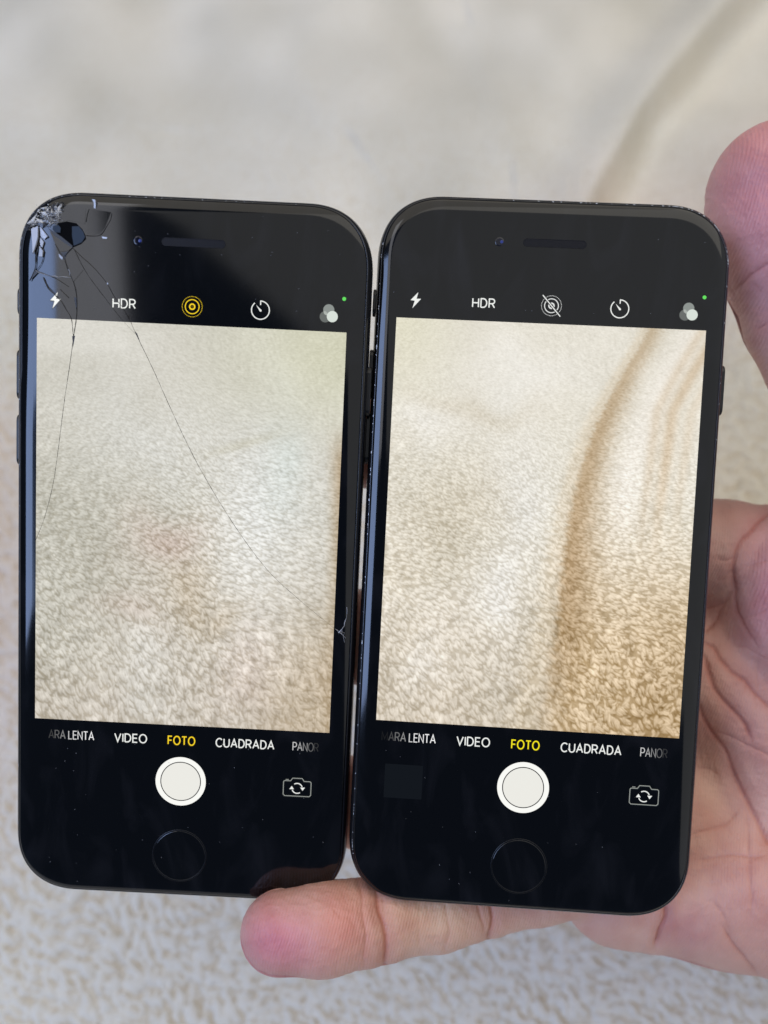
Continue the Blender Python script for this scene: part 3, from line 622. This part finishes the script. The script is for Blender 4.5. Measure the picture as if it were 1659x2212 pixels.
plate('bared_part', [(-22.72, 62.3), (-21.46, 62.4), (-20.65, 61.5), (-20.25, 60.5), (-20.84, 59.5), (-22.35, 58.8), (-22.7, 60.66)], M_FACET, .03, (.02, 0), .02)
plate('bared_part', [(-26.2, 62.25), (-25.23, 62.4), (-24.76, 61.91), (-24.86, 61.05), (-25.79, 61.08), (-26.34, 61.6)], M_FACET, .03, (.12, .02), .03)
for q, m in (([(-27.17, 61.79), (-24.64, 60.35), (-22.57, 58.78), (-22.68, 58.44), (-23.9, 59.1), (-26.02, 60.5)], M_CRACK), ([(-24.97, 57.45), (-23.36, 57.7), (-24.04, 56.37)], M_CRACK), ([(-22.25, 49.46), (-21.6, 49.26), (-21.78, 47.2)], M_CRACK),
             ([(-29.66, 54.33), (-28.95, 53.68), (-30.57, 52.04)], M_CRACK), ([(-27.57, 51.95), (-26.99, 51.08), (-25.37, 49.58), (-26.4, 50.1)], M_CRACK), ([(-22.5, 42.2), (-21.95, 42.3), (-22.3, 40.2)], M_CRACK), ([(-10.9, 44.0), (-10.2, 43.2), (-9.6, 41.6)], M_CRACK)):
    plate('crack_gap', q, m, .01, th=.045)
# loosened splinters, each lying at its own tilt
SH = [([(-30.38, 61.53), (-28.95, 61.93), (-28.95, 60.0), (-29.3, 58.6), (-29.9, 57.0), (-30.1, 59.5)], (.30, -.05)), ([(-28.59, 61.95), (-27.16, 60.24), (-27.85, 59.7), (-28.6, 60.3)], (.25, .15)), ([(-28.7, 58.39), (-27.98, 57.53), (-28.17, 56.52), (-28.86, 56.6)], (.4, .1)),
      ([(-25.12, 57.22), (-24.34, 56.58), (-24.5, 56.13), (-25.07, 56.66)], (.3, .3)), ([(-17.14, 60.7), (-16.06, 60.64), (-16.17, 60.34), (-16.97, 60.37)], (.1, .2)), ([(-23.5, 54.68), (-23.2, 54.4), (-22.85, 53.26), (-23.02, 53.4)], (.3, .1)), ([(-16.06, 52.38), (-15.83, 52.28), (-15.87, 52.05), (-16.08, 52.08)], (.2, 0)),
      ([(-18.89, 67.3), (-18.3, 67.2), (-18.25, 66.4), (-18.38, 65.69), (-18.7, 65.82), (-18.58, 66.7)], (.2, .3)), ([(-28.6, 60.0), (-27.9, 59.2), (-28.2, 58.2), (-28.75, 58.9)], (.35, 0))]
for q, tl in SH: plate('glass_splinter', q, M_SHARD, .02, tl, .05)
# plates of still glossy glass knocked slightly out of plane, so they catch the window or the curtain
PL = [([(-26.9, 61.3), (-24.0, 59.3), (-22.8, 58.3), (-23.5, 57.8), (-24.8, 57.6), (-25.9, 59.2)], (.004, -.012)), ([(-23.6, 57.4), (-22.6, 58.1), (-20.4, 54.6), (-22.4, 52.2), (-23.2, 54.6), (-23.8, 56.2)], (.006, -.01)),
      ([(-24.2, 65.6), (-20.2, 65.7), (-20.3, 62.8), (-21.8, 63.2), (-23.8, 63.4)], (-.004, -.02)), ([(-19.9, 63.4), (-19.4, 65.6), (-15.5, 65.2), (-16.6, 62.3), (-17.5, 61.2), (-18.8, 60.95), (-19.9, 61.2)], (-.012, .012))]
for q, tl in PL: plate('loose_glass_plate', q, M_GLASS, .005, tl, .03)
# crushed corner
rg = random.Random(5); V = []; F = []; MI = []
poly = [(-31.29, 60.94), (-31.52, 61.9), (-29.9, 64.4), (-27.4, 66.3), (-23.79, 66.9), (-24.0, 65.69), (-24.67, 64.12), (-24.3, 63.3), (-26.26, 62.5), (-26.94, 61.8), (-28.55, 61.95)]
def inside(x, y):
    c = False
    for i in range(len(poly)):
        (x1, y1), (x2, y2) = poly[i], poly[i - 1]
        if (y1 > y) != (y2 > y) and x < (x2 - x1) * (y - y1) / (y2 - y1) + x1: c = not c
    return c
cnt = 0
while cnt < 300:
    x, y = rg.uniform(-31.6, -23.6), rg.uniform(60.8, 67)
    if not inside(x, y): continue
    d = math.hypot(max(abs(x) - 20.5, 0), max(y - 56.1, 0)) ; drop = -.035 * max(0, d - 9.6) ** 2
    a = rg.uniform(0, 6.28); L = rg.choice((.2, .35, .6, 1.1)) * rg.uniform(.6, 1.3); w = L * rg.uniform(.12, .5); zz = drop + rg.uniform(.0, .06)
    if not (inside(x + L * math.cos(a), y + L * math.sin(a)) and inside(x - L * math.cos(a), y - L * math.sin(a))): continue
    cnt += 1; b0 = len(V)
    for px, py, pz in ((-L, -w, 0), (L, -w * .6, 0), (0.1 * L, w, 0), (rg.uniform(-.3, .3) * L, rg.uniform(-.3, .3) * w, rg.uniform(.05, .16))):
        V.append((x + px * math.cos(a) - py * math.sin(a), y + px * math.sin(a) + py * math.cos(a), zz + pz))
    F += [(b0, b0 + 1, b0 + 3), (b0 + 1, b0 + 2, b0 + 3), (b0 + 2, b0, b0 + 3)]
    k = rg.choice((0, 1, 1, 2, 2)); MI += [k] * 3
for _ in range(46):                              # bright slivers fanning out of the impact point
    a = rg.uniform(-1.9, 1.1); r0 = rg.uniform(.2, 2.6); L = rg.uniform(.4, 1.5); ox, oy = -27.6 + rg.uniform(-.8, .8), 63.6 + rg.uniform(-.8, .8); aa = a + rg.uniform(-.5, .5)
    x, y = ox + r0 * math.cos(a), oy + r0 * math.sin(a); w = rg.uniform(.03, .07)
    if not (inside(x, y) and inside(x + L * math.cos(aa), y + L * math.sin(aa))): continue
    b0 = len(V); V += [(x - w * math.sin(aa), y + w * math.cos(aa), .12), (x + w * math.sin(aa), y - w * math.cos(aa), .1), (x + L * math.cos(aa), y + L * math.sin(aa), rg.uniform(.08, .2))]
    F.append((b0, b0 + 1, b0 + 2)); MI.append(0)
cg = mesh_obj('crushed_glass', V, F, [M_CRUSH, M_CRUSH2, M_CRUSH3], glassL, fmats=MI); cg['kind'] = 'stuff'
for a, b in (((-28.6, 64.2), (-26.6, 62.6)), ((-27.6, 64.9), (-24.3, 63.2)), ((-27.9, 62.6), (-26.6, 65.2)), ((-29.6, 62.3), (-27.0, 62.1)), ((-26.1, 64.6), (-25.2, 62.9)), ((-30.8, 62.3), (-28.9, 62.6))):
    ribbon('crack', [a, ((a[0] + b[0]) / 2 + .2, (a[1] + b[1]) / 2 + .15), b], .16, M_CRACKL, z=.1, jit=.06, h=.12)

# ------------------------------------------------------------------ hand
HSC = 1750.0
def at(px, py, d): return np.array([(px - 829.5) / HSC * d, (1106 - py) / HSC * d, d], np.float32)
def build_hand():
    vx = 1.05
    lo = np.array([-52., -118., 138.]); hi = np.array([178., 82., 226.])
    xs, ys, zs = [np.arange(lo[i], hi[i], vx, dtype=np.float32) for i in range(3)]
    X, Y, Zz = np.meshgrid(xs, ys, zs, indexing='ij')
    def cone(a, b, ra, rb, flat=1.0):
        d = b - a; L2 = float(d @ d)
        t = np.clip(((X - a[0]) * d[0] + (Y - a[1]) * d[1] + (Zz - a[2]) * d[2]) / L2, 0, 1)
        D = np.sqrt((X - a[0] - t * d[0]) ** 2 + (Y - a[1] - t * d[1]) ** 2 + ((Zz - a[2] - t * d[2]) * flat) ** 2)
        return D - (ra + (rb - ra) * t)
    def ell(c, r):
        q = np.sqrt(((X - c[0]) / r[0]) ** 2 + ((Y - c[1]) / r[1]) ** 2 + ((Zz - c[2]) / r[2]) ** 2); return (q - 1) * min(r)
    def su(a, b, k):
        h = np.maximum(k - np.abs(a - b), 0) / k; return np.minimum(a, b) - h * h * k * .25
    def chain(P, k=3.0):
        r = None
        for (a, ra), (b, rb) in zip(P[:-1], P[1:]):
            c = cone(a, b, ra, rb); r = c if r is None else su(r, c, k)
        return r
    pinky = chain([(at(606, 2013, 160), 7.9), (at(700, 2006, 162), 8.35), (at(822, 1988, 166.5), 8.1)], 2)
    pinky = su(pinky, chain([(at(840, 1980, 167.5), 8.1), (at(940, 1961, 172), 8.3), (at(1040, 1937, 177), 8.2)], 2), 1.2)
    pinky = su(pinky, chain([(at(1060, 1930, 178), 8.3), (at(1160, 1905, 181), 8.7), (at(1290, 1873, 184), 9.8)], 2), 1.6)
    ring = chain([(at(520, 1690, 182), 7.6), (at(790, 1735, 182), 9.3), (at(1200, 1750, 183), 10), (at(1420, 1765, 188), 12)])
    mid = chain([(at(430, 1330, 181), 7.8), (at(790, 1376, 181), 10), (at(1200, 1410, 184), 10.5), (at(1450, 1450, 188), 12)])
    idx = chain([(at(560, 905, 179), 8), (at(790, 958, 180), 9), (at(1100, 1070, 182), 9.5), (at(1400, 1160, 184), 10.3), (at(1560, 1186, 186), 10.6), (at(1760, 1215, 188), 13)])
    # palm
    palm = cone(at(1335, 1897, 187), at(1560, 1918, 187), 14.5, 15.8)
    hyp = cone(at(1560, 1918, 187), at(1800, 1950, 190), 16, 19)
    palm = su(palm, hyp, 5)
    palm = su(palm, cone(at(1640, 1900, 181), at(1900, 2000, 186), 13, 20), 6)
    palm = su(palm, cone(at(1400, 1745, 190), at(1750, 1780, 192), 12, 15), 7)
    palm = su(palm, cone(at(1450, 1440, 190), at(1760, 1600, 192), 12, 15), 7)
    palm = su(palm, ell(at(1660, 1620, 194), (34, 42, 13)), 8)
    palm = su(palm, cone(at(1560, 1450, 184), at(1700, 1700, 184), 8, 10), 8)
    palm = su(palm, ell(at(2000, 1760, 198), (46, 44, 18)), 10)
    palm = su(palm, cone(at(1560, 1190, 186), at(1760, 1560, 190), 10, 14), 8)
    b = palm
    for fg, k in ((pinky, 1.3), (ring, 5), (mid, 5), (idx, 3)): b = su(b, fg, k)
    # ball of the thumb and thumb
    then = su(ell(at(1765, 1300, 178), (19.3, 20, 15)), cone(at(1775, 1320, 182), at(2000, 1760, 190), 16, 24), 8)
    thumb = chain([(at(1676, 408, 167), 13.3), (at(1686, 500, 168), 14.5), (at(1742, 660, 168), 13.0)], 2)
    thumb = su(thumb, chain([(at(1755, 690, 168), 12.9), (at(1850, 900, 169), 13), (at(1900, 1120, 174), 16), (at(1850, 1300, 180), 19)], 4), 2.5)
    then = su(then, thumb, 6)
    b = su(b, then, 2.2)
    b = su(b, cone(at(2020, 1760, 198), at(2500, 2000, 208), 26, 27), 14)
    F = b.astype(np.float32)
    F[-1] = F[:, 0] = F[:, -1] = 5; F[:, :, -1] = 5; F[:, :, 0] = 5; F[0] = 5
    # surface nets
    s = F < 0
    n = [d - 1 for d in F.shape]
    cnt = np.zeros(n, np.int8)
    offs = [(i, j, k) for i in (0, 1) for j in (0, 1) for k in (0, 1)]
    for o in offs: cnt += s[o[0]:o[0] + n[0], o[1]:o[1] + n[1], o[2]:o[2] + n[2]]
    act = (cnt > 0) & (cnt < 8); ci = np.argwhere(act); vid = np.full(n, -1, np.int64); vid[act] = np.arange(len(ci))
    vals = {o: F[ci[:, 0] + o[0], ci[:, 1] + o[1], ci[:, 2] + o[2]] for o in offs}
    acc = np.zeros((len(ci), 3)); w = np.zeros(len(ci))
    for o in offs:
        for ax in range(3):
            if o[ax]: continue
            p = list(o); p[ax] = 1; p = tuple(p); a, c = vals[o], vals[p]; m = (a < 0) != (c < 0)
            t = np.where(m, a / np.where(a == c, 1, a - c), 0)
            pos = np.tile(np.array(o, float), (len(ci), 1)); pos[:, ax] = t
            acc[m] += pos[m]; w[m] += 1
    V = (ci + acc / w[:, None]) * vx + lo
    Q = []
    for ax in range(3):
        a1, a2 = [(1, 2), (2, 0), (0, 1)][ax]
        sl = [slice(1, -1)] * 3; sl[ax] = slice(0, -1); sh = [slice(1, -1)] * 3; sh[ax] = slice(1, None)
        A_ = s[tuple(sl)]; B_ = s[tuple(sh)]; e = np.argwhere(A_ != B_); inn = A_[A_ != B_]
        base = e.copy()
        for q in range(3):
            if q != ax: base[:, q] += 1
        def cell(d1, d2):
            c = base.copy(); c[:, a1] += d1; c[:, a2] += d2; return vid[c[:, 0], c[:, 1], c[:, 2]]
        q = np.stack([cell(-1, -1), cell(0, -1), cell(0, 0), cell(-1, 0)], -1)
        q[~inn] = q[~inn][:, ::-1]; Q.append(q)
    Q = np.concatenate(Q); Q = Q[(Q >= 0).all(1)]
    # the camera frame (x, y, forward) is left handed, so windings flip once more in the world frame
    Mx = np.array([[*r_], [*u_], [*f_]]) 
    org = C2W((0.08, -0.05, 0.19)); 
    def toworld(P): return (P * S) @ Mx + np.array(CAM) - np.array(org)
    skin = skin_material()
    me_o = np_mesh('hand', toworld(V), Q[:, ::-1], skin)
    sub = me_o.modifiers.new('s', 'SUBSURF'); sub.levels = 2; sub.render_levels = 2
    dg = bpy.context.evaluated_depsgraph_get(); ev = me_o.evaluated_get(dg); me = bpy.data.meshes.new_from_object(ev)
    me_o.modifiers.clear(); old = me_o.data; me_o.data = me; bpy.data.meshes.remove(old); me.name = 'hand'
    nV = len(me.vertices); co = np.empty(nV * 3, np.float32); me.vertices.foreach_get('co', co); co = co.reshape(-1, 3).astype(float)
    no = np.empty(nV * 3, np.float32); me.vertices.foreach_get('normal', no); no = no.reshape(-1, 3).astype(float)
    cw = co + np.array(org) - np.array(CAM); cc = cw @ Mx.T / S                # camera-frame mm
    nc = no @ Mx.T
    view = -cc / np.linalg.norm(cc, axis=1, keepdims=True); face = (nc * view).sum(1)
    px = 829.5 + HSC * cc[:, 0] / cc[:, 2]; py = 1106 - HSC * cc[:, 1] / cc[:, 2]
    vis = face > 0.0
    disp = np.zeros(nV); crease_red_dark = np.zeros(nV)
    z2 = lambda x, y: ((2650 + x * .5428) / 1.8228, (1900 + y * .5428) / 1.8228)
    z3 = lambda x, y: ((2500 + x * .4068) / 1.8228, (3000 + y * .4068) / 1.8228)
    z6 = lambda x, y: ((900 + x * 1.2803) / 1.8228, (3300 + y * 1.2803) / 1.8228)
    z7 = lambda x, y: ((2500 + x * .4972) / 1.8228, (400 + y * .4972) / 1.8228)
    idn = lambda x, y: (x, y)
    CRE = [  # (mapping, points, half width px, depth mm)
     (z2, [(760, 200), (689, 250), (600, 310), (520, 390), (465, 490), (430, 590), (415, 700), (410, 850), (440, 950), (500, 1050), (610, 1190)], 6, .9),
     (z2, [(415, 650), (395, 780), (360, 860), (300, 1010), (250, 1070)], 5, .6), (z2, [(310, 560), (380, 552), (450, 530)], 4, .35), (z2, [(330, 700), (430, 620)], 4, .35), (z2, [(230, 915), (350, 880)], 4, .4),
     (z2, [(200, 1130), (290, 1200), (330, 1290), (430, 1370), (540, 1430), (600, 1510), (689, 1600), (800, 1720)], 6, .9),
     (z2, [(190, 1230), (250, 1380), (310, 1490), (420, 1620), (520, 1760), (570, 1860)], 8, 1.1),
     (z2, [(180, 1560), (210, 1640), (250, 1740), (310, 1860), (380, 1980), (440, 2090), (500, 2212)], 8, .9),
     (z3, [(920, 50), (1020, 250), (1120, 450), (1200, 600), (1288, 740), (1450, 950)], 8, .9),
     (z2, [(310, 1800), (450, 1860), (560, 1910), (689, 1990), (800, 2050)], 4, .45),
     (z2, [(430, 1190), (520, 1190), (610, 1240), (760, 1320)], 3, .25), (z2, [(480, 1000), (600, 950), (689, 880)], 3, .25), (z2, [(440, 640), (560, 590), (689, 550)], 3, .25), (z2, [(600, 1640), (640, 1500), (620, 1250)], 3, .2),
     (z3, [(540, 730), (700, 650), (880, 570), (1030, 450)], 5, .45), (z3, [(560, 950), (780, 940), (1000, 915), (1288, 890)], 5, .45), (z3, [(1085, 480), (1105, 900), (1125, 1500)], 5, .35),
     (z3, [(600, 60), (700, 75), (800, 110)], 4, .3), (z3, [(315, 1380), (300, 1470), (290, 1530), (245, 1620), (240, 1700), (215, 1780)], 6, 1.5),
     (z3, [(870, 1600), (940, 1740), (1000, 1850), (1080, 1960), (1180, 2065)], 7, .7),
     (z3, [(780, 1350), (880, 1520), (960, 1700)], 6, .3),
     # little finger creases
     (z6, [(405, 130), (415, 200), (420, 300), (415, 380)], 4, .35), (z6, [(455, 150), (468, 230), (482, 310), (484, 350), (478, 400)], 7, 1.3), (z6, [(475, 180), (480, 240)], 4, .4),
     (z6, [(660, 190), (665, 240), (672, 290), (660, 345)], 4, .3), (z6, [(755, 195), (762, 250), (775, 290)], 5, .5), (z6, [(793, 200), (797, 250), (795, 318)], 7, 1.1), (z6, [(575, 200), (570, 260), (590, 350)], 3, .15),
     (z6, [(980, 230), (1095, 205), (1130, 200)], 3, .1),
     # thumb
     (z7, [(760, 1500), (830, 1450), (920, 1375), (1054, 1300), (1200, 1200)], 5, .5), (z7, [(960, 1810), (1054, 1750), (1180, 1650)], 4, .35), (z7, [(735, 1440), (790, 1540)], 4, .3), (z7, [(940, 1440), (1000, 1520)], 3, .2),
    ]
    cand = np.where(vis & (px < 1750) & (px > 480))[0]; cx_, cy_ = px[cand], py[cand]
    rgj = field(21, 6, 6)
    jx = cx_ + 3.0 * samp(rgj, cx_ * .25, cy_ * .25); jy = cy_ + 3.0 * samp(rgj, cx_ * .25 + 90, cy_ * .25 + 50)
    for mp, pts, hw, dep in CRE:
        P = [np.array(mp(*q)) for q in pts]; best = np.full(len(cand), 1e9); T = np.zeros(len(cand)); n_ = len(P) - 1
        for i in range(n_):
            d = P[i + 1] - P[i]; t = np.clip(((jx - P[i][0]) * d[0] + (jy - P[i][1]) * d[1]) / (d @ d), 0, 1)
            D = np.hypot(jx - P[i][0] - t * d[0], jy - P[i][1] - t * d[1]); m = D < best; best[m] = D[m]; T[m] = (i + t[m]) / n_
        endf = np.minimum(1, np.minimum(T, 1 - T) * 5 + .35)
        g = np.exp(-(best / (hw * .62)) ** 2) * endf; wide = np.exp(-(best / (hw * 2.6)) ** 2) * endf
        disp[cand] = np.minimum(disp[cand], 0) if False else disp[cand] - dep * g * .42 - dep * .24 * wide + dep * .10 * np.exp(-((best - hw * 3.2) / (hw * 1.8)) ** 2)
        crease_red_dark[cand] = np.maximum(crease_red_dark[cand], np.clip(g * min(dep, 1.0), 0, 1) * .7 + wide * .3 * min(dep, 1))
    # soft lumps and a fine mesh of lines
    L1 = field(31, 9, 9); L2 = field(32, 2.0, 1.0, hp=1.5); L3 = field(33, 1.0, 2.4, hp=1.5)
    disp[cand] += .22 * samp(L1, cx_ * .22, cy_ * .22) + .022 * samp(L2, cx_ * .28, cy_ * .28) - .028 * np.abs(samp(L3, cx_ * .22, cy_ * .22))
    co += no * (disp * S)[:, None]
    me.vertices.foreach_set('co', co.astype(np.float32).ravel()); me.update()
    # skin tones in broad patches
    c = np.ones((nV, 3)) * np.array(srgb(211, 162, 148))
    def tone(col, g): 
        g = np.clip(g, 0, 1)[:, None]; c[:] = c * (1 - g) + np.array(srgb(*col)) * g
    bl = lambda x, y, sx, sy: np.exp(-((px - x) / sx) ** 2 - ((py - y) / sy) ** 2)
    tone((206, 132, 146), bl(600, 2030, 95, 85) * .95); tone((214, 138, 128), bl(740, 1990, 60, 70) * .75); tone((218, 182, 158), bl(930, 1960, 90, 90) * .8)
    tone((206, 132, 142), bl(1690, 430, 170, 220) * .9); tone((214, 128, 122), bl(1659, 300, 90, 50) * .35); tone((196, 140, 150), bl(1660, 640, 140, 110) * .6)
    tone((204, 138, 148), bl(1690, 1290, 110, 160) * .85); tone((190, 152, 148), bl(1570, 1250, 55, 200) * .6); tone((192, 142, 124), bl(1540, 1620, 60, 150) * .5)  # the brown beside the phones is shade painted into the skin
    tone((196, 144, 140), bl(1620, 1560, 90, 130) * .6); tone((206, 150, 138), bl(1560, 1930, 160, 120) * .6); tone((198, 146, 150), bl(1480, 2010, 60, 60) * .5); tone((200, 138, 132), bl(1650, 1980, 60, 150) * .5)
    mott = samp(L1, px * .35, py * .35)[:, None] * .05 + samp(L1, px * .9, py * .9)[:, None] * .035
    c *= np.array([1.06, 1.04, .97])
    c *= 1 + mott * np.array([.6, 1.2, 1.2])
    c = c * (1 - crease_red_dark[:, None] * np.array([.22, .42, .45]))  # creases redder, and darkened by shade painted into the skin colour
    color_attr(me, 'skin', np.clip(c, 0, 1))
    me_o.location = org
    me_o['label'] = 'open hand with pink fingertips holding both phones from behind'; me_o['category'] = 'hand'
    print('hand verts', nV)
    return me_o
def skin_material():
    m = mat('skin', (0.6, 0.4, 0.33), 0.48, spec=0.42); nt = m.node_tree; b = nt.nodes['Principled BSDF']
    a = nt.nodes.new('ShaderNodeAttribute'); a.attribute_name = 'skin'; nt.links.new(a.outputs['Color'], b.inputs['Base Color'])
    b.inputs['Subsurface Weight'].default_value = 0.25; b.inputs['Subsurface Radius'].default_value = (1, .45, .3); b.inputs['Subsurface Scale'].default_value = 0.0018
    tc = nt.nodes.new('ShaderNodeTexCoord'); mp = nt.nodes.new('ShaderNodeMapping'); mp.inputs['Rotation'].default_value = (0, 0, .25)
    nt.links.new(tc.outputs['Object'], mp.inputs['Vector'])
    wv = nt.nodes.new('ShaderNodeTexWave'); wv.inputs['Scale'].default_value = 560; wv.inputs['Distortion'].default_value = 9; wv.inputs['Detail'].default_value = 1.5; wv.inputs['Detail Scale'].default_value = .12
    nt.links.new(mp.outputs['Vector'], wv.inputs['Vector'])
    ns = nt.nodes.new('ShaderNodeTexNoise'); ns.inputs['Scale'].default_value = 1400; ns.inputs['Detail'].default_value = 3; nt.links.new(tc.outputs['Object'], ns.inputs['Vector'])
    b1 = nt.nodes.new('ShaderNodeBump'); b1.inputs['Distance'].default_value = .000038; nt.links.new(wv.outputs['Fac'], b1.inputs['Height'])
    b2 = nt.nodes.new('ShaderNodeBump'); b2.inputs['Distance'].default_value = .00013; nt.links.new(ns.outputs['Fac'], b2.inputs['Height']); nt.links.new(b1.outputs['Normal'], b2.inputs['Normal'])
    nt.links.new(b2.outputs['Normal'], b.inputs['Normal'])
    return m
build_hand()
